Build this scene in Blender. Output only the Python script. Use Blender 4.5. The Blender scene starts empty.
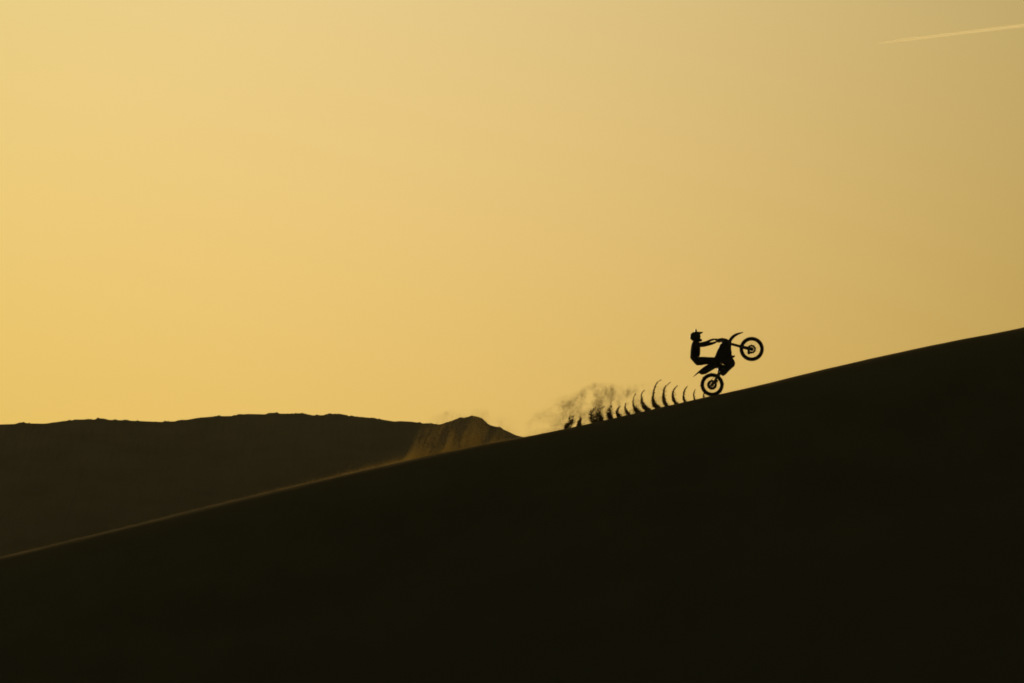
import bpy, bmesh, math, random
import numpy as np
from mathutils import Vector, Matrix

# ------------------------------------------------------------------ camera
F = 4104.0                      # focal length in pixels of the 1024 wide frame
PITCH = math.atan((620 - 341.5) / F)
scene = bpy.context.scene
col = scene.collection
cd = bpy.data.cameras.new("camera")
cam = bpy.data.objects.new("camera", cd)
col.objects.link(cam)
cd.sensor_width = 36
cd.lens = F * 36 / 1024
cd.clip_start = 0.5
cd.clip_end = 200000
cam.location = (0, 0, 0)
cam.rotation_euler = (math.pi / 2 + PITCH, 0, 0)
scene.camera = cam

# ------------------------------------------------------------------ world
SUN_AZ = math.radians(-17)      # left of the view axis (+Y)
SUN_EL = math.radians(5.6)
w = bpy.data.worlds.new("World")
scene.world = w
w.use_nodes = True
nt = w.node_tree
nt.nodes.clear()
N = nt.nodes.new
L = nt.links.new


def val(x):
    return x


def M(op, a, b=None, c=None, clamp=False):
    n = N("ShaderNodeMath")
    n.operation = op
    n.use_clamp = clamp
    for i, v in enumerate((a, b, c)):
        if v is None:
            continue
        if isinstance(v, (int, float)):
            n.inputs[i].default_value = v
        else:
            L(v, n.inputs[i])
    return n.outputs[0]


def smooth(v, a, b, ta=0.0, tb=1.0):
    n = N("ShaderNodeMapRange")
    n.interpolation_type = 'SMOOTHSTEP'
    L(v, n.inputs[0])
    for i, q in enumerate((a, b, ta, tb)):
        n.inputs[1 + i].default_value = q
    return n.outputs[0]


tc = N("ShaderNodeTexCoord")
sep = N("ShaderNodeSeparateXYZ")
L(tc.outputs["Generated"], sep.inputs[0])
X, Y, Z = sep.outputs
xc = M('MINIMUM', M('MAXIMUM', X, -0.16), 0.5)
zc = M('MINIMUM', M('MAXIMUM', Z, 0.0), 0.19)
sky = N("ShaderNodeTexSky")
sky.sky_type = 'NISHITA'
sky.sun_disc = False
sky.sun_elevation = SUN_EL
sky.sun_rotation = SUN_AZ
sky.dust_density = 6
sky.air_density = 1.5
comb = N("ShaderNodeCombineColor")
FIT = [(-0.389, -1.712, -8.586, 2.597, -12.302),
       (-0.867, -1.802, -8.264, 3.576, -11.093),
       (-2.513, -1.844, -14.272, 11.338, -28.897)]
for k, (a, b, c, d, e) in enumerate(FIT):
    px = M('MULTIPLY', xc, M('MULTIPLY_ADD', xc, c, b))
    pz = M('MULTIPLY', zc, M('MULTIPLY_ADD', zc, e, d))
    s = M('EXPONENT', M('ADD', M('ADD', px, pz), a))
    L(M('MULTIPLY', s, 10.0), comb.inputs[k])
mask = M('MULTIPLY', smooth(Y, 0.35, 0.93), smooth(Z, 0.19, 0.42, 1.0, 0.0))
dim = N("ShaderNodeMix")
dim.data_type = 'RGBA'
dim.blend_type = 'MULTIPLY'
dim.inputs[0].default_value = 1
L(sky.outputs[0], dim.inputs[6])
NISH = 0.092
dim.inputs[7].default_value = (NISH * 1.7, NISH * 1.85, NISH * 1.3, 1)
mix = N("ShaderNodeMix")
mix.data_type = 'RGBA'
L(mask, mix.inputs[0])
L(dim.outputs[2], mix.inputs[6])
L(comb.outputs[0], mix.inputs[7])
bg = N("ShaderNodeBackground")
bg.inputs[1].default_value = 0.1
L(mix.outputs[2], bg.inputs[0])
out = N("ShaderNodeOutputWorld")
L(bg.outputs[0], out.inputs[0])

# ------------------------------------------------------------------ sun
sd = bpy.data.lights.new("sun", 'SUN')
sd.energy = 3.0
sd.angle = math.radians(0.6)
sd.color = (1.0, 0.79, 0.45)
sun = bpy.data.objects.new("sun", sd)
col.objects.link(sun)
to_sun = Vector((math.sin(SUN_AZ) * math.cos(SUN_EL), math.cos(SUN_AZ) * math.cos(SUN_EL), math.sin(SUN_EL)))
sun.rotation_euler = to_sun.to_track_quat('Z', 'Y').to_euler()

vs = scene.view_settings
vs.view_transform = 'Standard'
vs.look = 'None'
vs.exposure = 0
vs.gamma = 1
scene.render.engine = 'CYCLES'
scene.cycles.use_denoising = True
scene.cycles.transparent_max_bounces = 24
scene.cycles.max_bounces = 4
scene.cycles.volume_bounces = 0
scene.cycles.filter_width = 1.8

random.seed(4)
rng = np.random.default_rng(4)

# ------------------------------------------------------------------ materials


def material(name, rgb, rough=0.6, metal=0.0, noise=0.0, nscale=8.0, bump=0.0, spec=0.5):
    m = bpy.data.materials.new(name)
    m.use_nodes = True
    t = m.node_tree
    b = t.nodes["Principled BSDF"]
    b.inputs["Base Color"].default_value = (*rgb, 1)
    b.inputs["Roughness"].default_value = rough
    b.inputs["Metallic"].default_value = metal
    b.inputs["Specular IOR Level"].default_value = spec
    if noise or bump:
        c = t.nodes.new("ShaderNodeTexCoord")
        n = t.nodes.new("ShaderNodeTexNoise")
        n.inputs["Scale"].default_value = nscale
        n.inputs["Detail"].default_value = 6
        t.links.new(c.outputs["Object"], n.inputs["Vector"])
        r = t.nodes.new("ShaderNodeValToRGB")
        r.color_ramp.elements[0].position = 0.3
        r.color_ramp.elements[1].position = 0.7
        r.color_ramp.elements[0].color = (*[q * (1 - noise) for q in rgb], 1)
        r.color_ramp.elements[1].color = (*[min(1, q * (1 + noise)) for q in rgb], 1)
        t.links.new(n.outputs[0], r.inputs[0])
        t.links.new(r.outputs[0], b.inputs["Base Color"])
        if bump:
            bp = t.nodes.new("ShaderNodeBump")
            bp.inputs["Strength"].default_value = bump
            bp.inputs["Distance"].default_value = 0.02
            t.links.new(n.outputs[0], bp.inputs["Height"])
            t.links.new(bp.outputs[0], b.inputs["Normal"])
    return m


def sand_material(name, rgb):
    """dune sand: mottled tone and wind ripples as bump"""
    m = material(name, rgb, 0.95, noise=0.09, nscale=0.35, spec=0.0)
    t = m.node_tree
    b = t.nodes["Principled BSDF"]
    c = t.nodes.new("ShaderNodeTexCoord")
    wv = t.nodes.new("ShaderNodeTexWave")
    wv.inputs["Scale"].default_value = 2.2
    wv.inputs["Distortion"].default_value = 5
    wv.inputs["Detail"].default_value = 3
    wv.inputs["Detail Scale"].default_value = 0.6
    n = t.nodes.new("ShaderNodeTexNoise")
    n.inputs["Scale"].default_value = 1.3
    n.inputs["Detail"].default_value = 10
    t.links.new(c.outputs["Object"], wv.inputs["Vector"])
    t.links.new(c.outputs["Object"], n.inputs["Vector"])
    b1 = t.nodes.new("ShaderNodeBump")
    b1.inputs["Strength"].default_value = 0.08
    b1.inputs["Distance"].default_value = 0.02
    t.links.new(wv.outputs[1], b1.inputs["Height"])
    b2 = t.nodes.new("ShaderNodeBump")
    b2.inputs["Strength"].default_value = 0.25
    b2.inputs["Distance"].default_value = 0.08
    t.links.new(n.outputs[0], b2.inputs["Height"])
    t.links.new(b1.outputs[0], b2.inputs["Normal"])
    t.links.new(b2.outputs[0], b.inputs["Normal"])
    return m


def grain_material(name, rgb, trans=0.5):
    """sand in the air: quartz grains, partly translucent"""
    m = bpy.data.materials.new(name)
    m.use_nodes = True
    t = m.node_tree
    t.nodes.clear()
    o = t.nodes.new("ShaderNodeOutputMaterial")
    d = t.nodes.new("ShaderNodeBsdfDiffuse")
    r = t.nodes.new("ShaderNodeBsdfTranslucent")
    x = t.nodes.new("ShaderNodeMixShader")
    d.inputs[0].default_value = (*rgb, 1)
    r.inputs[0].default_value = (*rgb, 1)
    x.inputs[0].default_value = trans
    t.links.new(d.outputs[0], x.inputs[1])
    t.links.new(r.outputs[0], x.inputs[2])
    t.links.new(x.outputs[0], o.inputs[0])
    return m


SAND = sand_material("dune_sand", (0.34, 0.26, 0.15))
PLAIN = sand_material("desert_plain", (0.30, 0.22, 0.13))
HILL = material("scrubby_hill_soil", (0.2, 0.15, 0.08), 0.95, noise=0.35, nscale=0.03, spec=0.0)
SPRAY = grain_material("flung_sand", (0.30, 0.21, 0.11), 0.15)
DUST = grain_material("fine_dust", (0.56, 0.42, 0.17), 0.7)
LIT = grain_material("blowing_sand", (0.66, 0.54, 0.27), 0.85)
RUBBER = material("black_rubber", (0.03, 0.03, 0.03), 0.8, noise=0.3, nscale=30)
PLASTIC = material("dark_plastic", (0.04, 0.04, 0.045), 0.45, noise=0.15, nscale=12)
METAL = material("dark_metal", (0.12, 0.115, 0.11), 0.6, 0.9, noise=0.2, nscale=20)
ALLOY = material("dull_alloy", (0.2, 0.19, 0.18), 0.6, 0.9, noise=0.15, nscale=25)
VINYL = material("seat_vinyl", (0.035, 0.035, 0.035), 0.7, noise=0.2, nscale=25)
CLOTH = material("riding_gear_cloth", (0.045, 0.042, 0.04), 0.9, noise=0.25, nscale=14, bump=0.3)
PANTS = material("riding_trousers_cloth", (0.04, 0.04, 0.045), 0.9, noise=0.25, nscale=14, bump=0.3)
SKIN = material("skin", (0.35, 0.2, 0.13), 0.6)
SHELL = material("helmet_shell", (0.05, 0.05, 0.055), 0.55, noise=0.1, nscale=9)
LENS = material("goggle_lens", (0.03, 0.03, 0.035), 0.1)
LEATHER = material("boot_leather", (0.035, 0.033, 0.03), 0.6, noise=0.2, nscale=20)

# ------------------------------------------------------------------ helpers
cp, sp = math.cos(PITCH), math.sin(PITCH)


def W(px, py, yw):
    """point of the plane y = yw that stands at this place of the 1024x683 view"""
    x = (px - 512) / F
    z = (341.5 - py) / F
    dy = cp - z * sp
    dz = sp + z * cp
    k = yw / dy
    return Vector((x * k, yw, dz * k))


def link(name, me, mat=None, parent=None, smooth_=True):
    o = bpy.data.objects.new(name, me)
    col.objects.link(o)
    if mat:
        me.materials.append(mat)
    if smooth_:
        for p in me.polygons:
            p.use_smooth = True
    if parent:
        o.parent = parent
    return o


def tag(o, label=None, cat=None, group=None, kind=None):
    for k, v in (("label", label), ("category", cat), ("group", group), ("kind", kind)):
        if v:
            o[k] = v
    return o


def empty(name, loc):
    o = bpy.data.objects.new(name, None)
    o.empty_display_size = 0.2
    col.objects.link(o)
    o.location = loc
    return o


def np_mesh(name, verts, faces):
    """verts (n,3), faces (m,k) arrays"""
    me = bpy.data.meshes.new(name)
    n, (m, k) = len(verts), faces.shape
    me.vertices.add(n)
    me.vertices.foreach_set("co", verts.astype(np.float32).ravel())
    me.loops.add(m * k)
    me.loops.foreach_set("vertex_index", faces.astype(np.int32).ravel())
    me.polygons.add(m)
    me.polygons.foreach_set("loop_start", np.arange(0, m * k, k, dtype=np.int32))
    me.polygons.foreach_set("loop_total", np.full(m, k, dtype=np.int32))
    me.update(calc_edges=True)
    me.validate()
    return me


def grid(name, xs, ys, zf):
    Xg, Yg = np.meshgrid(xs, ys)
    Zg = zf(Xg, Yg)
    V = np.stack([Xg.ravel(), Yg.ravel(), Zg.ravel()], 1)
    nx = len(xs)
    i = np.arange(len(ys) - 1)[:, None] * nx + np.arange(nx - 1)[None]
    i = i.ravel()
    return np_mesh(name, V, np.stack([i, i + 1, i + nx + 1, i + nx], 1))


def hashn(ix, iy, s):
    h = np.sin(ix * 127.1 + iy * 311.7 + s * 74.7) * 43758.5453
    return h - np.floor(h)


def vnoise(x, y, s=0):
    ix, iy = np.floor(x), np.floor(y)
    fx, fy = x - ix, y - iy
    fx, fy = fx * fx * (3 - 2 * fx), fy * fy * (3 - 2 * fy)
    a, b = hashn(ix, iy, s), hashn(ix + 1, iy, s)
    c, d = hashn(ix, iy + 1, s), hashn(ix + 1, iy + 1, s)
    return (a * (1 - fx) + b * fx) * (1 - fy) + (c * (1 - fx) + d * fx) * fy


def fbm(x, y, o=4, s=0):
    t, a, n = 0, 0.5, 0
    for i in range(o):
        t = t + a * vnoise(x * 2 ** i, y * 2 ** i, s + i * 3.3)
        n += a
        a *= 0.5
    return t / n


def bm_done(name, bm, mat, parent, smooth_=True):
    bmesh.ops.recalc_face_normals(bm, faces=bm.faces)
    me = bpy.data.meshes.new(name)
    bm.to_mesh(me)
    bm.free()
    return link(name, me, mat, parent, smooth_)


def box(bm, c, ax, ay, az, sx, sy, sz):
    vs_ = []
    for i in (-1, 1):
        for j in (-1, 1):
            for k in (-1, 1):
                vs_.append(bm.verts.new(c + ax * i * sx / 2 + ay * j * sy / 2 + az * k * sz / 2))
    for f in ((0, 1, 3, 2), (4, 6, 7, 5), (0, 4, 5, 1), (2, 3, 7, 6), (0, 2, 6, 4), (1, 5, 7, 3)):
        bm.faces.new([vs_[q] for q in f])


# ------------------------------------------------------------------ dune
DY = 120.0
crest_px = [(0, 557.9), (100, 534.2), (205, 508.2), (300, 485.8), (406, 461.4), (452, 451.4), (523.5, 437.5),
            (560, 429.8), (593, 423), (645, 411), (703, 397.6), (750, 387.6), (817, 370.8), (884, 355.6), (951, 341.6),
            (1024, 328.4)]
cpts = [W(a, b, DY) for a, b in crest_px]
cx = np.array([-75, -60, -45, -30, -22] + [p.x for p in cpts] + [19, 24, 32, 45, 70])
cz = np.array([-6.5, -5.9, -4.3, -1.6, 0.1] + [p.z for p in cpts] + [9.75, 10.6, 11.6, 12.2, 11.5])
fine = np.linspace(-80, 75, 3101)
fz = np.interp(fine, cx, cz)
kern = np.exp(-np.linspace(-2.2, 2.2, 61) ** 2)
fz = np.convolve(np.pad(fz, 30, mode='edge'), kern / kern.sum(), mode='valid')
BASE = -7.0


def crest(x):
    return np.interp(x, fine, fz)


def smax(a, b, k=1.2):
    return np.log(np.exp(np.clip(a / k, -60, 60)) + np.exp(np.clip(b / k, -60, 60))) * k


CRX = 0.0


def dune_z(x, y):
    c = crest(x)
    s = DY + 0.25 * np.sin(x * 0.21) - y
    wob = 0.35 * (fbm(x * 0.12 + 3, y * 0.12, 3, 5) - 0.5) * np.clip(np.abs(s) / 8, 0, 1)
    front = 0.60 * (np.sqrt(s * s + 6.2 ** 2) - 6.2)
    back = 0.20 * (np.sqrt(s * s + 6.0 ** 2) - 6.0)
    z = c - np.where(s > 0, front, back) + wob
    lump = 0.012 * (fbm(x * 2.3, y * 1.1, 3, 9) - 0.5)
    return smax(z + lump, BASE + 0 * z) - 0.0


def frange(a, b, s):
    return list(np.arange(a, b, s))


xs = np.array(frange(-75, -17, 0.8) + frange(-17, 17, 0.06) + frange(17, 75, 0.8))
ys = np.array(frange(96, 112, 0.4) + frange(112, 118, 0.15) + frange(118, 121.5, 0.04) + frange(121.5, 130, 0.3) + frange(130, 215, 2.5))
dune = link("dune", grid("dune", xs, ys, dune_z), SAND)
tag(dune, "dark bare sand dune rising to the right under the dirt bike", "dune", kind="structure")

# desert plain: one sheet to the horizon, with a low rise under the camera
gx = np.array([-90000, -30000, -8000, -3000, -1200, -600, -300] + frange(-200, 201, 10) + [300, 600, 1200, 3000, 8000, 30000, 90000])
gy = np.array([-90000, -20000, -3000, -600, -200] + frange(-100, 301, 10) + [400, 600, 900, 1400, 3000, 8000, 30000, 90000])


def plain_z(x, y):
    r = np.sqrt(x * x + (y * 1.0) ** 2)
    rise = 5.4 * np.exp(-(r / 38.0) ** 2)
    return BASE - 0.35 + rise + 0.3 * fbm(x * 0.03, y * 0.03, 3) * np.exp(-(r / 400) ** 2)


ground = link("ground", grid("ground", gx, gy, plain_z), PLAIN)
tag(ground, "dark sandy desert plain around the dune", "ground", kind="structure")

# ------------------------------------------------------------------ far hills


def skyline_hill(name, pts, yw, base, front, back, tail_l, tail_r, rough, step, label, seed):
    P = [W(a, b - 0.6, yw) for a, b in pts]
    hx = np.array([P[0].x - tail_l[0]] + [p.x for p in P] + [P[-1].x + tail_r[0]])
    hz = np.array([tail_l[1]] + [p.z for p in P] + [tail_r[1]])

    def zf(x, y):
        c = np.interp(x, hx, hz)
        s = y - yw
        gul = (fbm(x * 0.02, y * 0.008, 4, seed) - 0.5) * np.clip(np.abs(s) / 120, 0, 1) * 22
        z = c - np.where(s < 0, -s * front, s * back) + gul
        shrub = rough * (np.clip(fbm(x * 0.75, y * 0.75, 3, seed + 7) - 0.5, 0, 1) * 2.2 + 0.0 * (fbm(x * 0.05, y * 0.05, 3, seed + 2) - 0.5))
        return np.maximum(z + shrub, base)
    x_ = np.concatenate([np.linspace(hx[0], P[0].x, 60)[:-1], np.arange(P[0].x, P[-1].x, step), np.linspace(P[-1].x, hx[-1], 40)])
    reach = (max(hz) - base) / front
    y_ = np.concatenate([np.linspace(yw - reach - 40, yw - 30, 50), np.arange(yw - 29, yw + 30, 2.5),
                         np.linspace(yw + 32, yw + (max(hz) - base) / back + 40, 30)])
    o = link(name, grid(name, x_, y_, zf), HILL)
    return tag(o, label, "hill", kind="structure")


skyline_hill("hills", [(-200, 430), (-60, 426), (0, 423.6), (30, 422.6), (45, 422.8), (62, 420.3), (80, 418.6), (95, 418.6), (97, 417.6), (100, 418.6), (125, 419.6), (160, 421),
                       (175, 420.4), (185, 419.2), (197, 417.0), (215, 415.4), (235, 415), (240, 413.6), (248, 413), (265, 413.4), (272, 412.6), (300, 412.8),
                       (305, 414.3), (322, 414.4), (332, 413.2), (340, 414.2), (350, 415.2), (372, 417), (388, 419.6), (394, 420.6), (400, 420.2), (412, 420.8), (426, 423),
                       (440, 423.4), (446, 421.4), (452, 419.6), (456, 417.8), (462, 417.2), (466, 416.0), (470, 415.6),
                       (478, 416.4), (482, 417.4), (484, 420), (490, 424), (498, 426.2), (508, 430.5), (516, 434.2),
                       (526, 436.6), (545, 441), (600, 452), (640, 455), (760, 470)],
             950, -8, 0.42, 0.3, (260, 2), (300, -4), 0.5, 0.22, "low scrubby dark hills with a small rounded knoll along the left horizon", 3)

# thin dusty air between the camera and the hills
hz = bpy.data.materials.new("dusty_air")
hz.use_nodes = True
hz.node_tree.nodes.clear()
pv = hz.node_tree.nodes.new("ShaderNodeVolumePrincipled")
pv.inputs["Color"].default_value = (0.85, 0.76, 0.50, 1)
pv.inputs["Density"].default_value = 3.1e-5
pv.inputs["Anisotropy"].default_value = 0.35
ho = hz.node_tree.nodes.new("ShaderNodeOutputMaterial")
hz.node_tree.links.new(pv.outputs[0], ho.inputs["Volume"])
bmh = bmesh.new()
box(bmh, Vector((0, 700, 25)), Vector((1, 0, 0)), Vector((0, 1, 0)), Vector((0, 0, 1)), 3200, 2600, 70)
tag(bm_done("haze", bmh, hz, None, False), "thin dusty evening air between the dune and the far hills", "haze", kind="stuff")

# ------------------------------------------------------------------ vapour trail, 60 km off


def contrail():
    a, b = W(876, 43.5, 60000), W(1180, 8.0, 62500)
    n, m = 60, 24
    V = []
    for i in range(n + 1):
        t = i / n
        c = a.lerp(b, t)
        c.z += 12 * math.sin(t * 3.1) + 4 * (vnoise(np.array([t * 30.0]), np.array([0.5]))[0] - .5)
        r = (27 * min(1, t * 12) ** 0.6 + 1) * (0.9 + 0.25 * float(vnoise(np.array([t * 9.0]), np.array([7.5]))[0]))
        for k in range(m):
            q = 2 * math.pi * k / m
            V.append((c.x, c.y + r * math.cos(q), c.z + r * math.sin(q)))
    V = np.array(V)
    i = (np.arange(n)[:, None] * m + np.arange(m)[None])
    j = (np.arange(n)[:, None] * m + (np.arange(m)[None] + 1) % m)
    Fc = np.stack([i.ravel(), j.ravel(), (j + m).ravel(), (i + m).ravel()], 1)
    m_ = bpy.data.materials.new("ice_trail")
    m_.use_nodes = True
    t = m_.node_tree
    t.nodes.clear()
    o = t.nodes.new("ShaderNodeOutputMaterial")
    tr = t.nodes.new("ShaderNodeBsdfTranslucent")
    tr.inputs[0].default_value = (0.98, 0.91, 0.68, 1)
    cl = t.nodes.new("ShaderNodeBsdfTransparent")
    lw = t.nodes.new("ShaderNodeLayerWeight")
    lw.inputs[0].default_value = 0.5
    mr = t.nodes.new("ShaderNodeMapRange")
    mr.inputs[1].default_value = 0.0
    mr.inputs[2].default_value = 0.85
    mr.inputs[3].default_value = 0.15
    mr.inputs[4].default_value = 1.0
    t.links.new(lw.outputs["Facing"], mr.inputs[0])
    x = t.nodes.new("ShaderNodeMixShader")
    t.links.new(mr.outputs[0], x.inputs[0])
    t.links.new(tr.outputs[0], x.inputs[1])
    t.links.new(cl.outputs[0], x.inputs[2])
    t.links.new(x.outputs[0], o.inputs[0])
    ob = link("vapour_trail", np_mesh("vapour_trail", V, Fc), m_)
    tag(ob, "thin pale vapour trail high in the upper right sky", "contrail")


contrail()

# ------------------------------------------------------------------ shape helpers for the bike (u, v trace a side view, y is real depth)
K = 275.0


def P(u, v, y=0.0):
    return Vector(((u - 258) / K, y, (612 - v) / K))


def prism(bm, uv, y0, y1, bev=0.008, bulge=0.0):
    """side outline with real thickness and rounded rims"""
    n = len(uv)
    pts = [P(u, v) for u, v in uv]
    c = sum(pts, Vector()) / n
    rows = []
    yb = min(bev, abs(y1 - y0) * 0.45)
    for y, ins in ((y0, 1), (y0 + yb, 0), (y1 - yb, 0), (y1, 1)):
        row = []
        for i, p in enumerate(pts):
            q = p.copy()
            if ins:
                d = (c - p)
                q = p + d.normalized() * min(bev, d.length * 0.4)
            q.y = y
            row.append(bm.verts.new(q))
        rows.append(row)
    for a, b in zip(rows, rows[1:]):
        for i in range(n):
            j = (i + 1) % n
            bm.faces.new((a[i], a[j], b[j], b[i]))
    f1 = bm.faces.new(rows[0])
    f2 = bm.faces.new(rows[-1][::-1])
    bmesh.ops.triangulate(bm, faces=[f1, f2])


def tube(bm, pts, radii, seg=10, caps=True):
    if isinstance(radii, (int, float)):
        radii = [radii] * len(pts)
    rings = []
    up = None
    for i, p in enumerate(pts):
        a = pts[max(0, i - 1)]
        b = pts[min(len(pts) - 1, i + 1)]
        t = (b - a).normalized()
        if up is None:
            up = t.orthogonal().normalized()
        else:
            up = (up - t * up.dot(t)).normalized()
        s = t.cross(up)
        rings.append([bm.verts.new(p + (up * math.cos(q) + s * math.sin(q)) * radii[i])
                      for q in [2 * math.pi * k / seg for k in range(seg)]])
    for a, b in zip(rings, rings[1:]):
        for k in range(seg):
            bm.faces.new((a[k], a[(k + 1) % seg], b[(k + 1) % seg], b[k]))
    if caps:
        bm.faces.new(rings[0][::-1])
        bm.faces.new(rings[-1])


def lathe(bm, c, prof, seg=64):
    """prof: (radius, y) closed loop spun round the y axis through c"""
    rings = []
    for k in range(seg):
        q = 2 * math.pi * k / seg
        rings.append([bm.verts.new(c + Vector((r * math.cos(q), y, r * math.sin(q)))) for r, y in prof])
    n = len(prof)
    for k in range(seg):
        a, b = rings[k], rings[(k + 1) % seg]
        for i in range(n):
            j = (i + 1) % n
            bm.faces.new((a[i], a[j], b[j], b[i]))


def smooth_path(pts, n=6):
    out_ = []
    for i in range(len(pts) - 1):
        p0, p1, p2, p3 = pts[max(0, i - 1)], pts[i], pts[i + 1], pts[min(len(pts) - 1, i + 2)]
        for k in range(n):
            t = k / n
            out_.append(0.5 * ((2 * p1) + (p2 - p0) * t + (2 * p0 - 5 * p1 + 4 * p2 - p3) * t * t + (3 * p1 - p0 - 3 * p2 + p3) * t ** 3))
    out_.append(pts[-1])
    return out_


def lerp_list(v, n):
    return list(np.interp(np.linspace(0, len(v) - 1, n), range(len(v)), v))


# ------------------------------------------------------------------ dirt bike
g0 = W(712.1, 396.1, DY)
g0.z += 0.0
bike = empty("motorcycle", g0)
tag(bike, "dark dirt bike doing a steep wheelie on its rear wheel on the dune crest", "motorcycle")


def wheel(c, r_out, width, spoke_n, disc_r, disc_y, sprocket, paddles, rim_w):
    bm = bmesh.new()
    lathe(bm, c, [(0.012, -0.10), (0.026, -0.10), (0.028, -0.05), (0.052, -0.045), (0.054, -0.03), (0.026, -0.02), (0.026, 0.02),
                  (0.054, 0.03), (0.052, 0.045), (0.028, 0.05), (0.026, 0.10), (0.012, 0.10)], 24)
    h = bm_done("wheel", bm, ALLOY, bike)
    tyre_in = r_out - (0.097 if paddles else 0.098)
    bm = bmesh.new()
    wy = width / 2
    r1 = r_out - 0.012
    lathe(bm, c, [(tyre_in, -wy * 0.55), (tyre_in + 0.025, -wy * 0.9), (r1 - 0.022, -wy), (r1 - 0.006, -wy * 0.75), (r1, -wy * 0.3),
                  (r1, wy * 0.3), (r1 - 0.006, wy * 0.75), (r1 - 0.022, wy), (tyre_in + 0.025, wy * 0.9), (tyre_in, wy * 0.55)], 96)
    if paddles:
        for k in range(paddles):
            q = math.radians(5) + 2 * math.pi * k / paddles
            ax = Vector((math.cos(q), 0, math.sin(q)))
            box(bm, c + ax * (r1 + 0.007), ax, Vector((0, 1, 0)), Vector((-math.sin(q), 0, math.cos(q))), 0.032, width * 0.8, 0.022)
    n = 60
    for k in range(n):
        q = 2 * math.pi * k / n
        ax = Vector((math.cos(q), 0, math.sin(q)))
        tg = Vector((-math.sin(q), 0, math.cos(q)))
        for yy in (((-0.3, 0.3) if k % 2 else (-0.72, 0, 0.72))):
            box(bm, c + ax * (r1 + 0.001) + Vector((0, yy * wy, 0)), ax, Vector((0, 1, 0)), tg, 0.020, width * 0.17, 0.020)
    bm_done("tyre", bm, RUBBER, h, False)
    bm = bmesh.new()
    rw = rim_w / 2
    ri = tyre_in - 0.018
    lathe(bm, c, [(ri, -rw * 0.4), (ri + 0.006, -rw), (tyre_in + 0.012, -rw), (tyre_in + 0.004, -rw * 0.7), (tyre_in - 0.002, 0),
                  (tyre_in + 0.004, rw * 0.7), (tyre_in + 0.012, rw), (ri + 0.006, rw), (ri, rw * 0.4)], 72)
    bm_done("rim", bm, METAL, h)
    bm = bmesh.new()
    for k in range(spoke_n):
        q = 2 * math.pi * k / spoke_n
        s = -1 if k % 2 else 1
        q2 = q + (0.55 if k % 4 < 2 else -0.55)
        tube(bm, [c + Vector((0.048 * math.cos(q2), s * 0.04, 0.048 * math.sin(q2))),
                  c + Vector((ri * math.cos(q), s * 0.004, ri * math.sin(q)))], 0.0017, 5)
    bm_done("spokes", bm, ALLOY, h)

    def ring_plate(name, R, r, y, lobes, depth, th=0.004):
        bm = bmesh.new()
        seg = lobes * 6
        rr = []
        for k in range(seg):
            q = 2 * math.pi * k / seg
            ro = R + depth * (0.5 * math.cos(lobes * q) + 0.5 * math.cos(2 * lobes * q) * 0.2)
            rr.append([bm.verts.new(c + Vector((a * math.cos(q), yy, a * math.sin(q))))
                       for a, yy in ((r, y - th / 2), (ro, y - th / 2), (ro, y + th / 2), (r, y + th / 2))])
        for k in range(seg):
            a, b = rr[k], rr[(k + 1) % seg]
            for i in range(4):
                bm.faces.new((a[i], a[(i + 1) % 4], b[(i + 1) % 4], b[i]))
        for k in range(6):
            q = 2 * math.pi * k / 6 + 0.3
            q2 = q + 0.5
            tube(bm, [c + Vector((r * 1.05 * math.cos(q), y, r * 1.05 * math.sin(q))),
                      c + Vector((0.04 * math.cos(q2), y, 0.04 * math.sin(q2)))], 0.005, 6)
        bm_done(name, bm, METAL, h)
    ring_plate("brake_disc", disc_r, disc_r - 0.055, disc_y, 12, 0.01)
    if sprocket:
        ring_plate("sprocket", 0.145, 0.108, -disc_y * 1.0, 48, 0.008, 0.006)
    return h


RC = P(258, 520.5)
FC = P(578, 232)
rw_ = wheel(RC, 0.346, 0.125, 36, 0.125, -0.062, True, 8, 0.055)
rw_["label"] = "rear wheel standing on the sand"
fw_ = wheel(FC, 0.362, 0.085, 36, 0.13, 0.058, False, 0, 0.042)
fw_["label"] = "front wheel raised high in the air"


def part(name, fn, mat, parent=None, sm=False):
    bm = bmesh.new()
    fn(bm)
    return bm_done(name, bm, mat, parent or bike, sm)


for s in (-1, 1):
    def fk(bm, s=s):
        y = 0.105 * s
        tube(bm, [P(578, 233, y), P(560, 229, y), P(520, 220, y), P(476, 208, y)], [0.036, 0.040, 0.040, 0.037], 14)
        tube(bm, [P(478, 209, y), P(420, 193, y)], 0.031, 14)
        tube(bm, [P(430, 196, y), P(380, 180, y), P(338, 167, y)], [0.027, 0.029, 0.029], 14)
        box(bm, P(580, 236, y), Vector((1, 0, 0)), Vector((0, 1, 0)), Vector((0, 0, 1)), 0.055, 0.035, 0.07)
    lg = part("fork_leg", fk, METAL, sm=True)

    def guard(bm, s=s):
        y = 0.105 * s - 0.03 if s < 0 else 0.135
        prism(bm, [(590, 246), (562, 243), (520, 230), (484, 216), (480, 204), (500, 206), (545, 214), (585, 222)], y - 0.006, y + 0.008, 0.004)
    part("fork_guard", guard, PLASTIC, lg)


def axle(bm):
    tube(bm, [FC + Vector((0, -0.13, 0)), FC + Vector((0, 0.13, 0))], 0.014, 12)


part("front_axle", axle, METAL, sm=True)
part("brake_caliper", lambda bm: prism(bm, [(545, 248), (560, 244), (572, 254), (568, 270), (552, 276), (543, 264)], 0.04, 0.085, 0.01), METAL)


def clamps(bm):
    prism(bm, [(393, 172), (412, 178), (405, 203), (386, 197)], -0.14, 0.14, 0.01)
    prism(bm, [(340, 153), (358, 158), (351, 182), (333, 176)], -0.14, 0.14, 0.01)
    tube(bm, [P(400, 205), P(345, 186)], 0.028, 12)


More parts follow.
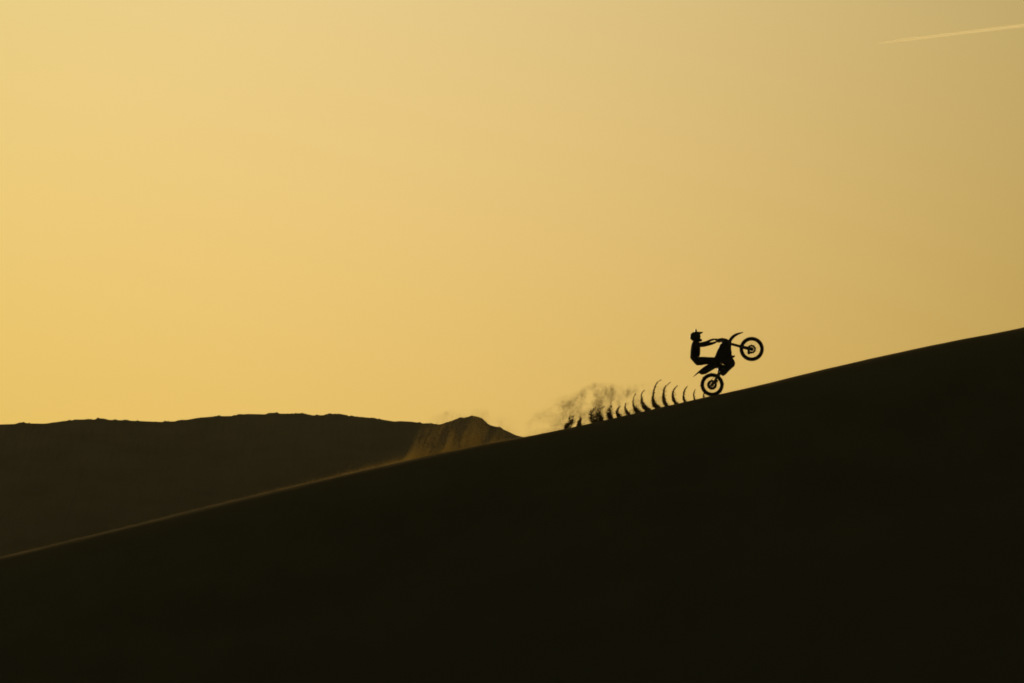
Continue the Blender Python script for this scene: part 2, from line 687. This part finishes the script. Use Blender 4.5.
part("triple_clamp", clamps, ALLOY)


def ffender(bm):
    top = smooth_path([P(382, 190), P(388, 166), P(402, 142), P(430, 116), (P(466, 101)), P(510, 94)], 5)
    bot = smooth_path([P(416, 196), P(415, 174), P(427, 154), P(448, 132), (P(476, 115)), P(510, 100)], 5)
    wd = lerp_list([0.06, 0.07, 0.075, 0.07, 0.055, 0.02], len(top))
    rows = []
    for t_, b_, w_ in zip(top, bot, wd):
        row = []
        for f, pt in ((-1, b_), (-0.96, b_ * 0.5 + t_ * 0.5), (-0.5, t_ * 0.9 + b_ * 0.1), (0, t_), (0.5, t_ * 0.9 + b_ * 0.1), (0.96, b_ * 0.5 + t_ * 0.5), (1, b_),
                      (0.85, b_ * 0.75 + t_ * 0.25), (0, t_ * 0.8 + b_ * 0.2), (-0.85, b_ * 0.75 + t_ * 0.25)):
            row.append(bm.verts.new(Vector((pt.x, f * w_, pt.z))))
        rows.append(row)
    for a, b in zip(rows, rows[1:]):
        for i in range(10):
            j = (i + 1) % 10
            bm.faces.new((a[i], a[j], b[j], b[i]))
    bm.faces.new(rows[0])
    bm.faces.new(rows[-1][::-1])


part("front_fender", ffender, PLASTIC, sm=True)
part("number_plate", lambda bm: prism(bm, [(336, 147), (350, 145), (374, 150), (398, 163), (406, 176), (396, 190), (370, 186), (345, 176)], -0.1, 0.1, 0.02), PLASTIC)


def bars(bm):
    pts = smooth_path([P(312, 168, -0.40), P(318, 160, -0.22), P(332, 151, -0.13), P(341, 149, -0.05), P(341, 149, 0.05), P(332, 151, 0.13), P(318, 160, 0.22), P(312, 168, 0.40)], 4)
    tube(bm, pts, 0.014, 10)
    tube(bm, [P(326, 153, -0.12), P(326, 153, 0.12)], 0.018, 10)
    for s in (-1, 1):
        tube(bm, [P(341, 150, 0.04 * s), P(346, 160, 0.04 * s)], 0.014, 8)


hb = part("handlebar", bars, METAL, sm=True)
for s in (-1, 1):
    part("grip", lambda bm: tube(bm, [P(312, 168, 0.40 * s), P(316.5, 162, 0.27 * s)], 0.019, 12), RUBBER, hb, True)
    part("lever", lambda bm: tube(bm, smooth_path([P(322, 158, 0.24 * s), P(331, 160, 0.28 * s), P(328, 166, 0.38 * s)], 4), 0.006, 8), ALLOY, hb, True)


for s in (-1, 1):
    part("hand_guard", lambda bm: prism(bm, [(316, 158), (324, 149), (340, 148), (344, 156), (338, 168), (326, 176), (318, 170)], 0.2 * s, 0.36 * s, 0.01) if s > 0 else prism(bm, [(316, 158), (324, 149), (340, 148), (344, 156), (338, 168), (326, 176), (318, 170)], -0.36, -0.2, 0.01), PLASTIC, hb)


def guardh(bm, s):
    tube(bm, smooth_path([P(310, 168, 0.41 * s), P(328, 152, 0.40 * s), P(348, 150, 0.3 * s), P(352, 152, 0.2 * s)], 4), [0.009] * 13, 8)


part("fuel_tank", lambda bm: prism(bm, [(322, 196), (338, 190), (360, 196), (372, 215), (368, 250), (352, 285), (310, 300), (282, 304), (292, 270), (308, 232)], -0.12, 0.12, 0.05), PLASTIC)
for s in (-1, 1):
    part("radiator_shroud", lambda bm: prism(bm, [(335, 182), (368, 176), (402, 182), (413, 200), (411, 232), (416, 262), (416, 292), (396, 306), (366, 300),
                                                  (336, 312), (312, 314), (318, 272), (322, 232)], 0.125 * s - 0.012, 0.125 * s + 0.03, 0.012), PLASTIC)
part("radiator", lambda bm: prism(bm, [(398, 200), (410, 205), (413, 262), (414, 292), (400, 292)], -0.11, 0.11, 0.006), METAL)


def seatf(bm):
    prism(bm, [(316, 214), (326, 226), (318, 258), (300, 296), (276, 334), (234, 372), (208, 386), (196, 378), (214, 366), (250, 338), (272, 310), (290, 276), (302, 242)], -0.075, 0.075, 0.03)


part("seat", seatf, VINYL)


def rfender(bm):
    top = smooth_path([P(232, 352), P(196, 374), P(160, 402), P(130, 430), P(104, 458)], 5)
    bot = smooth_path([P(252, 384), P(214, 396), P(174, 412), P(138, 437), P(104, 460)], 5)
    wd = lerp_list([0.08, 0.085, 0.07, 0.05, 0.02], len(top))
    rows = []
    for t_, b_, w_ in zip(top, bot, wd):
        rows.append([bm.verts.new(Vector((q.x, f * w_, q.z))) for f, q in ((-1, b_), (-0.6, t_), (0.6, t_), (1, b_), (0, b_ * 0.6 + t_ * 0.4))])
    for a, b in zip(rows, rows[1:]):
        for i in range(5):
            bm.faces.new((a[i], a[(i + 1) % 5], b[(i + 1) % 5], b[i]))
    bm.faces.new(rows[0])
    bm.faces.new(rows[-1][::-1])


part("rear_fender", rfender, PLASTIC)
for s in (-1, 1):
    part("side_panel", lambda bm: prism(bm, [(252, 342), (300, 318), (322, 330), (316, 362), (300, 384), (262, 392), (228, 400), (204, 402), (206, 392), (226, 376)],
                                        0.1 * s - 0.008, 0.1 * s + 0.012, 0.006), PLASTIC)


def muff(bm):
    pts = [P(163, 428, -0.13), P(174, 426, -0.135), P(200, 420, -0.14), P(240, 401, -0.145), P(268, 388, -0.14), P(290, 374, -0.125)]
    tube(bm, pts, [0.04, 0.060, 0.064, 0.048, 0.036, 0.024], 18)
    tube(bm, [P(154, 430, -0.13), P(172, 426, -0.13)], [0.022, 0.024], 14)


part("muffler", muff, METAL, sm=True)


def header(bm):
    pts = smooth_path([P(392, 318, 0), P(412, 312, -0.03), P(428, 322, -0.07), P(433, 345, -0.1), P(420, 372, -0.11), P(392, 384, -0.12), P(352, 368, -0.13), P(320, 366, -0.12), P(288, 374, -0.12)], 5)
    tube(bm, pts, 0.024, 12)


part("exhaust_pipe", header, METAL, sm=True)


def engine(bm):
    prism(bm, [(318, 410), (334, 384), (358, 372), (376, 352), (400, 352), (424, 362), (424, 376), (398, 400), (366, 432), (346, 442), (326, 434)], -0.14, 0.14, 0.03)
    prism(bm, [(374, 372), (374, 345), (366, 332), (348, 334), (338, 350), (300, 336), (292, 300), (322, 294), (412, 290), (424, 306), (436, 330), (438, 352), (420, 368)], -0.075, 0.075, 0.012)
    prism(bm, [(304, 405), (300, 350), (338, 350), (344, 361), (360, 361), (372, 368), (372, 385)], -0.08, 0.08, 0.01)
    for k in range(5):
        a = k / 4
        u0, v0 = 372 + 16 * a, 350 - 40 * a
        prism(bm, [(u0 - 6, v0), (u0 - 4, v0 - 3), (u0 + 38, v0 + 6), (u0 + 36, v0 + 9)], -0.085, 0.085, 0.002)


en = part("engine", engine, METAL)
part("clutch_cover", lambda bm: tube(bm, [P(362, 398, -0.135), P(362, 398, -0.165)], [0.075, 0.066], 28), ALLOY, en)
part("ignition_cover", lambda bm: tube(bm, [P(378, 388, 0.135), P(378, 388, 0.16)], [0.06, 0.054], 28), ALLOY, en)
part("skid_plate", lambda bm: prism(bm, [(330, 440), (348, 450), (368, 438), (402, 402), (438, 370), (444, 346), (436, 326), (430, 328), (436, 346), (430, 366), (396, 396), (362, 430), (346, 440)], -0.1, 0.1, 0.006), PLASTIC)


def frame(bm):
    for s in (-1, 1):
        y = 0.09 * s
        tube(bm, smooth_path([P(392, 192, 0.02 * s), P(366, 240, y), P(340, 290, 0.11 * s), P(322, 340, 0.11 * s), P(316, 400, 0.1 * s), P(326, 428, 0.09 * s)], 4), 0.019, 10)
        tube(bm, smooth_path([P(398, 200, 0.02 * s), P(404, 262, 0.04 * s), P(424, 312, 0.07 * s), P(434, 350, 0.08 * s), P(398, 396, 0.09 * s), P(350, 438, 0.09 * s)], 4), 0.014, 10)
        tube(bm, [P(330, 302, y), P(262, 352, y), P(210, 384, 0.06 * s)], 0.011, 8)
        tube(bm, [P(318, 372, y), P(262, 378, y), P(212, 390, 0.06 * s)], 0.011, 8)
    tube(bm, [P(316, 400, -0.1), P(316, 400, 0.1)], 0.018, 10)
    prism(bm, [(408, 280), (424, 286), (441, 283), (442, 294), (432, 304), (412, 300)], -0.07, 0.03, 0.006)


part("frame", frame, METAL, sm=True)


def swing(bm):
    for s in (-1, 1):
        y = 0.11 * s
        tube(bm, [P(318, 424, 0.09 * s), P(304, 444, y), P(284, 484, y), P(258, 520, y)], [0.046, 0.044, 0.036, 0.034], 12)
        box(bm, P(256, 522, y), Vector((0.6, 0, -0.8)), Vector((0, 1, 0)), Vector((0.8, 0, 0.6)), 0.045, 0.03, 0.10)
    tube(bm, [P(316, 426, -0.13), P(316, 426, 0.13)], 0.03, 12)
    tube(bm, [P(258, 520, -0.14), P(258, 520, 0.14)], 0.013, 10)


part("swingarm", swing, ALLOY, sm=True)


def chain(bm):
    a, b = P(258, 520, 0.062), P(326, 418, 0.062)
    d = (b - a).normalized()
    n = Vector((-d.z, 0, d.x))
    loop = []
    ang = math.atan2(d.z, d.x)
    for cc, rr, q0 in ((a, 0.118, ang + math.pi / 2), (b, 0.032, ang - math.pi / 2)):
        for k in range(13):
            q = q0 + math.pi * k / 12
            loop.append(cc + Vector((math.cos(q), 0, math.sin(q))) * rr)
    dense = []
    for i in range(len(loop)):
        p, q = loop[i], loop[(i + 1) % len(loop)]
        m_ = max(1, int((q - p).length / 0.0127))
        dense += [p.lerp(q, k / m_) for k in range(m_)]
    for i in range(len(dense)):
        p, q = dense[i], dense[(i + 1) % len(dense)]
        dd = (q - p).normalized()
        box(bm, (p + q) / 2, dd, Vector((0, 1, 0)), Vector((-dd.z, 0, dd.x)), (q - p).length * 1.25, 0.012 if i % 2 else 0.008, 0.013)


part("chain", chain, METAL)


def shock(bm):
    tube(bm, [P(300, 320), P(310, 372), P(318, 418)], [0.02, 0.02, 0.015], 12)
    for k in range(14):
        c = P(300, 322).lerp(P(316, 404), k / 14)
        tube(bm, [c, c + Vector((0.002, 0, -0.008))], [0.034, 0.034], 14)


part("shock_absorber", shock, METAL, sm=True)
part("rear_brake_caliper", lambda bm: prism(bm, [(276, 486), (292, 474), (304, 486), (300, 500), (286, 506)], -0.09, -0.045, 0.008), METAL)
for s in (-1, 1):
    part("footpeg", lambda bm: tube(bm, [P(332, 430, 0.12 * s), P(332, 432, 0.23 * s)], 0.014, 8), METAL)
part("kick_lever", lambda bm: tube(bm, smooth_path([P(340, 400, -0.15), P(330, 388, -0.17), P(322, 356, -0.17), P(318, 340, -0.18)], 3), 0.009, 8), ALLOY)

# ------------------------------------------------------------------ rider
rider = empty("person", g0)
tag(rider, "person in dark riding gear and peaked helmet sitting on the rearing dirt bike", "person")


def skin_figure(name, verts, edges, radii, mat, parent, sub=2, root=0):
    me = bpy.data.meshes.new(name)
    me.from_pydata([tuple(v) for v in verts], edges, [])
    o = bpy.data.objects.new(name, me)
    col.objects.link(o)
    sk = o.modifiers.new("skin", 'SKIN')
    sk.use_smooth_shade = True
    lay = me.skin_vertices[0].data
    for i, r in enumerate(radii):
        r = r if isinstance(r, tuple) else (r, r)
        lay[i].radius = r
        lay[i].use_root = (i == root)
    sb = o.modifiers.new("sub", 'SUBSURF')
    sb.levels = sub
    sb.render_levels = sub
    dg = bpy.context.evaluated_depsgraph_get()
    ev = bpy.data.meshes.new_from_object(o.evaluated_get(dg))
    bpy.data.objects.remove(o)
    ev.name = name
    ev.materials.clear()
    return link(name, ev, mat, parent)


J = []
E_ = []
R_ = []


def j(u, v, y, r, prev=None):
    J.append(P(u, v, y))
    R_.append(r)
    if prev is not None:
        E_.append((prev, len(J) - 1))
    return len(J) - 1


pel = j(126, 326, 0, (0.155, 0.18))
sp1 = j(122, 302, 0, (0.175, 0.16), pel)
sp2 = j(124, 254, 0, (0.145, 0.16), sp1)
ch = j(127, 210, 0, (0.14, 0.19), sp2)
nk0 = j(132, 180, 0, (0.125, 0.14), ch)
nk = j(134, 166, 0, 0.09, nk0)
hd1 = j(133, 150, 0, 0.085, nk)
hd2 = j(128, 124, 0, 0.088, hd1)
for s in (-1, 1):
    h1 = j(148, 332, 0.10 * s, 0.125, pel)
    t1 = j(205, 328, 0.16 * s, 0.11, h1)
    k1 = j(282, 322, 0.20 * s, 0.085, t1)
    k2 = j(298, 334, 0.20 * s, 0.064, k1)
    c1 = j(312, 372, 0.19 * s, 0.058, k2)
    a1 = j(322, 412, 0.185 * s, 0.045, c1)
    f1 = j(350, 402, 0.185 * s, 0.042, a1)
    f2 = j(384, 380, 0.185 * s, 0.034, f1)
    if s < 0:
        sh = j(138, 200, 0.17 * s, 0.075, ch)
        ua = j(180, 203, 0.24 * s, 0.074, sh)
        el = j(226, 198, 0.34 * s, 0.058, ua)
        fa = j(262, 192, 0.36 * s, 0.040, el)
        wr = j(292, 180, 0.35 * s, 0.030, fa)
    else:
        sh = j(138, 196, 0.17 * s, 0.075, ch)
        ua = j(176, 188, 0.25 * s, 0.062, sh)
        el = j(220, 171, 0.36 * s, 0.044, ua)
        fa = j(254, 153, 0.37 * s, 0.036, el)
        wr = j(288, 145, 0.35 * s, 0.028, fa)
body = skin_figure("body", J, E_, R_, CLOTH, rider)
# gloves: palm, four fingers curled round the grip and a thumb
for s in (-1, 1):
    w0 = P(290, 180, 0.35 * s) if s < 0 else P(286, 145, 0.35 * s)
    g = P(314, 165, 0.335 * s)
    up_ = Vector((0, 0, 1))
    GV = [w0, w0.lerp(g, 0.55) + up_ * 0.012, g + Vector((0, 0, 0.03))]
    GR = [0.030, (0.026, 0.04), (0.02, 0.038)]
    glove = skin_figure("glove", GV, [(0, 1), (1, 2)], GR, CLOTH, rider, 2, 1)

    def fingers(bm, s=s, g=g):
        for i, ln in enumerate((0.9, 1.0, 0.95, 0.8)):
            yy = (0.035 - 0.023 * i) * s
            b = g + Vector((-0.002, -yy, 0.0))
            pts = [b + Vector((-0.012, 0, 0.032)), b + Vector((0.016, 0, 0.034)), b + Vector((0.034 * ln, 0, 0.012)),
                   b + Vector((0.03 * ln, 0, -0.016)), b + Vector((0.006, 0, -0.03 * ln))]
            tube(bm, smooth_path(pts, 3), lerp_list([0.012, 0.0115, 0.011, 0.010, 0.008], 13), 8)
        b = g + Vector((-0.01, -0.06 * s, 0.0))
        tube(bm, smooth_path([b + Vector((-0.012, 0.015 * s, 0.02)), b + Vector((-0.022, 0, -0.006)), b + Vector((-0.006, -0.006 * s, -0.028)),
                              b + Vector((0.014, -0.008 * s, -0.028))], 3), lerp_list([0.014, 0.013, 0.012, 0.009], 10), 8)
    part("glove_fingers", fingers, CLOTH, glove, True)
    # boots
    y = 0.185 * s

    def boot(bm, y=y):
        tube(bm, smooth_path([P(309, 362, y), P(318, 392, y), P(322, 414, y)], 3), lerp_list([0.066, 0.060, 0.056], 7), 14)
        tube(bm, smooth_path([P(318, 418, y), P(336, 416, y), P(362, 402, y), P(392, 382, y), P(402, 374, y)], 3), lerp_list([0.05, 0.052, 0.046, 0.038, 0.018], 13), 14)
        prism(bm, [(316, 430), (328, 436), (348, 430), (378, 410), (404, 390), (412, 378), (406, 374), (388, 390), (358, 412), (334, 424)], y - 0.048, y + 0.048, 0.008)
    part("boot", boot, LEATHER, rider, True)


def ellipsoid(bm, c, rx, ry, rz, nu=28, nv=18, fn=None):
    rows = []
    for i in range(nv + 1):
        a = math.pi * i / nv
        row = []
        for k in range(nu):
            b = 2 * math.pi * k / nu
            d = Vector((math.sin(a) * math.cos(b), math.sin(a) * math.sin(b), math.cos(a)))
            p = Vector((d.x * rx, d.y * ry, d.z * rz))
            if fn:
                p = fn(p, d)
            row.append(bm.verts.new(c + p))
        rows.append(row)
    for a, b in zip(rows, rows[1:]):
        for k in range(nu):
            bm.faces.new((a[k], a[(k + 1) % nu], b[(k + 1) % nu], b[k]))
    bmesh.ops.remove_doubles(bm, verts=bm.verts, dist=1e-5)


def shell(bm):
    def fn(p, d):
        # flatten the nape, open the face a little between brow and chin
        if d.x > 0.3 and -0.5 < d.z < 0.25:
            p.x *= 0.88
        if d.z < -0.6:
            p.z *= 0.94
        return p
    ellipsoid(bm, P(124, 133), 0.158, 0.135, 0.148, fn=fn)


hm = part("helmet", shell, SHELL, rider, True)


def chin(bm):
    pts = smooth_path([P(112, 152, -0.12), P(142, 156, -0.11), P(162, 160, -0.06), P(168, 161, 0), P(162, 160, 0.06), P(142, 156, 0.11), P(112, 152, 0.12)], 4)
    tube(bm, pts, lerp_list([0.035, 0.046, 0.044, 0.042, 0.044, 0.046, 0.035], len(pts)), 10)


part("chin_guard", chin, SHELL, hm, True)


def peak(bm):
    prism(bm, [(92, 112), (108, 97), (132, 92), (158, 94), (188, 95), (180, 104), (160, 114), (132, 114)], -0.09, 0.09, 0.012)


part("peak", peak, PLASTIC, hm)
part("goggles", lambda bm: prism(bm, [(146, 112), (163, 115), (167, 132), (163, 150), (144, 152)], -0.085, 0.085, 0.02), LENS, hm)


def gopro(bm):
    prism(bm, [(121, 76), (137, 76), (137, 98), (121, 98)], -0.02, 0.02, 0.003)
    prism(bm, [(125, 68), (133, 68), (133, 77), (125, 77)], -0.008, 0.008, 0.002)


cam_ = part("helmet_camera", gopro, PLASTIC, hm)

# ------------------------------------------------------------------ sand in the air
TET = np.array([[1, 1, 1], [1, -1, -1], [-1, 1, -1], [-1, -1, 1]], float) / math.sqrt(3)
TF = np.array([[0, 1, 2], [0, 3, 1], [0, 2, 3], [1, 3, 2]])


def grains(name, pts, size, mat):
    n = len(pts)
    q = rng.normal(size=(n, 4))
    q /= np.linalg.norm(q, axis=1)[:, None]
    a, b, c, d = q.T
    Rm = np.stack([1 - 2 * (c * c + d * d), 2 * (b * c - a * d), 2 * (b * d + a * c),
                   2 * (b * c + a * d), 1 - 2 * (b * b + d * d), 2 * (c * d - a * b),
                   2 * (b * d - a * c), 2 * (c * d + a * b), 1 - 2 * (b * b + c * c)], 1).reshape(n, 3, 3)
    V = np.einsum('nij,kj->nki', Rm, TET) * size[:, None, None] + pts[:, None, :]
    Fq = (np.arange(n)[:, None, None] * 4 + TF[None]).reshape(-1, 3)
    return link(name, np_mesh(name, V.reshape(-1, 3), Fq), mat, None, False)


def Wn(px, py, y):
    x = (px - 512) / F
    z = (341.5 - py) / F
    k = y / (cp - z * sp)
    return np.stack([x * k, y, (sp + z * cp) * k], 1)


def zu(u, v):
    """place in the enlarged tail view -> view place"""
    return 540 + u / 5.689, 360 + v / 5.689


# (points from base to tip, widths in view px, grain count, raggedness)
arcs = [
    ([(931, 212), (930, 200), (933, 188)], [1.0, 0.8, 0.3], 160, 0, "tiny first sliver of flung sand touching the rear tyre"),
    ([(880, 230), (875, 205), (876, 185), (884, 166)], [1.2, 1.0, 0.7, 0.3], 420, 0, "short thin arc of sand nearest the rear tyre"),
    ([(826, 244), (817, 215), (818, 188), (826, 165), (840, 148)], [2.0, 1.7, 1.2, 0.8, 0.4], 1100, 0, "slim arc of sand with a tip curling right, second gap behind the rear tyre"),
    ([(776, 252), (760, 225), (755, 195), (762, 168), (782, 145)], [2.8, 2.6, 1.9, 1.0, 0.5], 1500, 0, "evenly curved arc of sand, third full arc behind the rear tyre"),
    ([(724, 268), (708, 240), (702, 210), (704, 175), (716, 148), (742, 126)], [3.2, 3.2, 2.8, 1.6, 1.0, 0.5], 1900, 0.2, "tall thick arc of sand just left of the evenly curved one"),
    ([(676, 276), (652, 255), (643, 228), (645, 190), (654, 155), (668, 126), (690, 112)], [4.0, 4.4, 3.0, 1.8, 1.2, 0.7, 0.4], 2300, 0.25, "tallest arc of sand with a long faint curled tip"),
    ([(620, 290), (596, 270), (582, 245), (578, 215), (580, 190), (594, 172)], [4.2, 4.4, 3.0, 1.6, 1.1, 0.5], 1800, 0.5, "arc of sand with a notched thick lower half"),
    ([(562, 302), (546, 284), (532, 262), (530, 235), (536, 205), (545, 190)], [5.5, 5.4, 1.8, 1.2, 0.9, 0.5], 1300, 0.5, "low dark stub of sand with a faint upright wisp"),
    ([(502, 308), (490, 292), (484, 272), (486, 245)], [3.0, 2.6, 1.6, 1.0], 750, 0.6, "small leaning curl of sand between two stouter stubs"),
    ([(452, 324), (440, 306), (441, 282), (456, 262)], [3.6, 3.4, 1.8, 1.2], 900, 0.6, "hooked curl of sand opening to the right"),
    ([(402, 334), (393, 314), (393, 290), (402, 262), (400, 240)], [4.2, 4.2, 3.0, 1.6, 0.8], 1300, 0.8, "upright ragged plume of sand narrowing to a wavy top"),
    ([(346, 344), (334, 322), (330, 302), (342, 280), (366, 262)], [4.6, 4.0, 3.6, 2.6, 1.4], 1400, 1.2, "ragged leaning plume of sand spreading to the right"),
    ([(312, 356), (300, 332), (290, 308), (298, 286), (312, 272)], [6.5, 5.6, 3.8, 2.6, 1.2], 1800, 1.2, "widest darkest plume of sand in the middle of the row"),
    ([(222, 374), (222, 356), (228, 338), (236, 326)], [3.4, 2.8, 1.8, 0.8], 650, 1.2, "low thin tuft of sand near the trail's far end"),
    ([(150, 388), (168, 366), (180, 346), (178, 330), (192, 320)], [4.0, 4.4, 4.2, 3.2, 1.4], 1300, 1.5, "last tuft of sand, farthest behind the dirt bike and leaning right"),
]
for pts_, wd_, n, rag, lab in arcs:
    vw = [Vector((*zu(u, v), 0)) for u, v in pts_]
    path = smooth_path(vw, 8)
    pa = np.array([[p.x, p.y] for p in path])
    t = rng.random(int(n * (2.1 if rag < 0.3 else 2.4)))
    t = t ** 1.15
    wv = np.interp(t, np.linspace(0, 1, len(wd_)), wd_) * (1.0 if rag < 0.7 else 1.25) + 0.2
    keep = rng.random(len(t)) < (wv / max(wd_)) ** 0.75 * (1 - 0.6 * t)
    t, wv = t[keep], wv[keep]
    s = t * (len(pa) - 1)
    cxp = np.interp(s, range(len(pa)), pa[:, 0])
    cyp = np.interp(s, range(len(pa)), pa[:, 1])
    g = rng.normal(size=len(t)) * 0.24 * wv
    g2 = rng.normal(size=len(t)) * 0.24 * wv
    # a few stray grains fly off the concave side
    stray = rng.random(len(t)) < 0.05
    g = g + stray * np.abs(rng.normal(size=len(t))) * (1.6 + rag)
    if rag:
        k = rng.integers(0, 100)
        g = g + rag * 1.6 * (vnoise(cyp * 0.45 + k, cxp * 0 + 1.5) - 0.5)
        thin = vnoise((cyp + g2) * 1.1 + k, (cxp + g) * 1.1) > (0.12 + 0.42 * t) * min(1, rag)
        g, g2, cxp, cyp, t = g[thin], g2[thin], cxp[thin], cyp[thin], t[thin]
    yw = DY + rng.normal(size=len(g)) * 0.045 + rng.uniform(-0.06, 0.06, len(g))
    pts3 = Wn(cxp + g, cyp + g2, yw)
    size = rng.uniform(0.006, 0.017, len(g)) * (1.15 - 0.5 * t)
    o = grains("sand_spray", pts3, size, SPRAY)
    tag(o, lab, "sand spray", "arcs of sand flung up behind the dirt bike")

# hanging dust behind the bike
n = 900000
u = rng.uniform(-90, 720, n)
v = rng.uniform(90, 440, n)
top = np.interp(u, [-90, 0, 90, 190, 270, 330, 450, 600, 720], [330, 262, 205, 180, 124, 122, 130, 118, 112])
vx, vy = zu(u, v)
bot = np.interp(vx, [p[0] for p in crest_px], [p[1] for p in crest_px])
inside = np.clip((v - top) / 50, 0, 1) * (vy < bot + 1)
side = np.interp(u, [-90, -20, 80, 180, 300, 420, 520, 600, 680, 720], [0.1, .4, .65, .75, .9, .82, .78, .62, .42, 0.1])
nz = fbm(u * 0.018 + v * 0.004, v * 0.016, 5, 21)
hgt = np.interp(u, [-90, 720], [460, 225]) - v
axis = u - 0.10 * hgt + 22 * (fbm(v * 0.016, u * 0.004, 3, 33) - 0.5)
colm = sum(a_ * np.exp(-((axis - c_) / w_) ** 2) for c_, a_, w_ in ((120, .5, 30), (165, .5, 24), (222, .5, 22), (300, .8, 22), (342, .8, 20), (392, .9, 17), (442, .7, 14), (488, .75, 14), (528, .45, 11), (572, .4, 10), (630, .25, 12)))
dens = inside * side * np.clip(0.10 + (nz - 0.34) * 2.0, 0.06, 1) * (0.45 + 1.0 * colm)
midv = np.interp(v - top, [0, 60, 160, 260], [0.5, 1.0, 0.8, 0.45])
keep = rng.random(n) < dens * midv * 0.50
u, v, vx, vy = u[keep], v[keep], vx[keep], vy[keep]
yw = DY + 0.4 + rng.normal(size=len(u)) * 0.5
o = grains("dust_cloud", Wn(vx, vy, yw), rng.uniform(0.0025, 0.0065, len(u)), DUST)
tag(o, "hazy brown dust hanging above the flung sand behind the dirt bike", "dust", kind="stuff")
print("dust grains", len(u))

# sand streaming off the crest in front of the small hill
n = 900000
px = rng.uniform(395, 545, n)
py = rng.uniform(405, 470, n)
bot = np.interp(px, [p[0] for p in crest_px], [p[1] for p in crest_px])
hgt = bot - py
ax_ = px - hgt * 0.55 + 0.004 * hgt * hgt + 7 * (fbm(px * 0.03 + 9, hgt * 0.06, 3, 53) - 0.5)
lean = 0.66 * fbm(ax_ * 0.13 + 40, hgt * 0.018, 3, 51) + 0.34 * fbm(px * 0.07, hgt * 0.09, 4, 57)
edge = np.clip((ax_ - 401) / 9, 0, 1) * np.clip((545 - px) / 60, 0, 1)
topf = np.clip((np.interp(ax_, [400, 430, 470, 500, 540], [38, 44, 38, 26, 14]) - hgt) / 36, 0, 1)
low = 0.42 + 0.58 * np.exp(-np.maximum(hgt, 0) / 10) * np.interp(ax_, [400, 450, 500], [1, 0.8, 0.3])
dens = edge * topf * low * np.clip((lean - 0.35) * 3.3, 0.12, 1) * (hgt > -1.5)
keep = rng.random(n) < dens * 0.85 * np.interp(px, [395, 460, 485, 520], [1, 1, 0.7, 0.35])
px, py = px[keep], py[keep]
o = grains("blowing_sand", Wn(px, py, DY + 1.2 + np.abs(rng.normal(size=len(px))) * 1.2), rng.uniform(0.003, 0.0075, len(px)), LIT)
tag(o, "sunlit sand streaming off the dune crest in front of the small hill", "blowing sand", kind="stuff")
print("plume grains", len(px))

# thin skin of sand running along the crest
n = 90000
px = rng.uniform(-10, 530, n)
bot = np.interp(px, [p[0] for p in crest_px], [p[1] for p in crest_px])
hh = np.interp(px, [0, 200, 330, 390, 420, 530], [0.4, 0.6, 1.1, 1.7, 1.8, 0.6])
am = np.interp(px, [0, 200, 330, 400, 440, 530], [0.34, 0.36, 0.5, 0.8, 0.8, 0.1]) * (0.5 + fbm(px * 0.05, px * 0 + 3, 3, 61))
keep = rng.random(n) < am
px, bot, hh = px[keep], bot[keep], hh[keep]
py = bot + 0.6 - rng.exponential(1.0, len(px)) * hh
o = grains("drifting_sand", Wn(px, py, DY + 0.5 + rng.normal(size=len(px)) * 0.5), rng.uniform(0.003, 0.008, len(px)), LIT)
tag(o, "thin glowing skin of sand drifting along the dune crest", "drifting sand", kind="stuff")

# faint wisp lifting from the lower crest
n = 60000
px = rng.uniform(310, 430, n)
bot = np.interp(px, [p[0] for p in crest_px], [p[1] for p in crest_px])
hgt = rng.uniform(0, 16, n)
dn = np.exp(-hgt / 5) * np.interp(px, [310, 330, 400, 430], [0.3, 0.6, 0.8, 0.6]) * np.clip((fbm((px - hgt) * 0.12, hgt * 0.05, 3, 71) - 0.35) * 3, 0, 1)
keep = rng.random(n) < dn * 0.35
px, bot, hgt = px[keep], bot[keep], hgt[keep]
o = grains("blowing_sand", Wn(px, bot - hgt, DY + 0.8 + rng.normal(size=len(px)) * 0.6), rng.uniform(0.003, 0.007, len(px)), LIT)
tag(o, "faint low wisps of sand lifting off the crest left of the main plume", "blowing sand", kind="stuff")
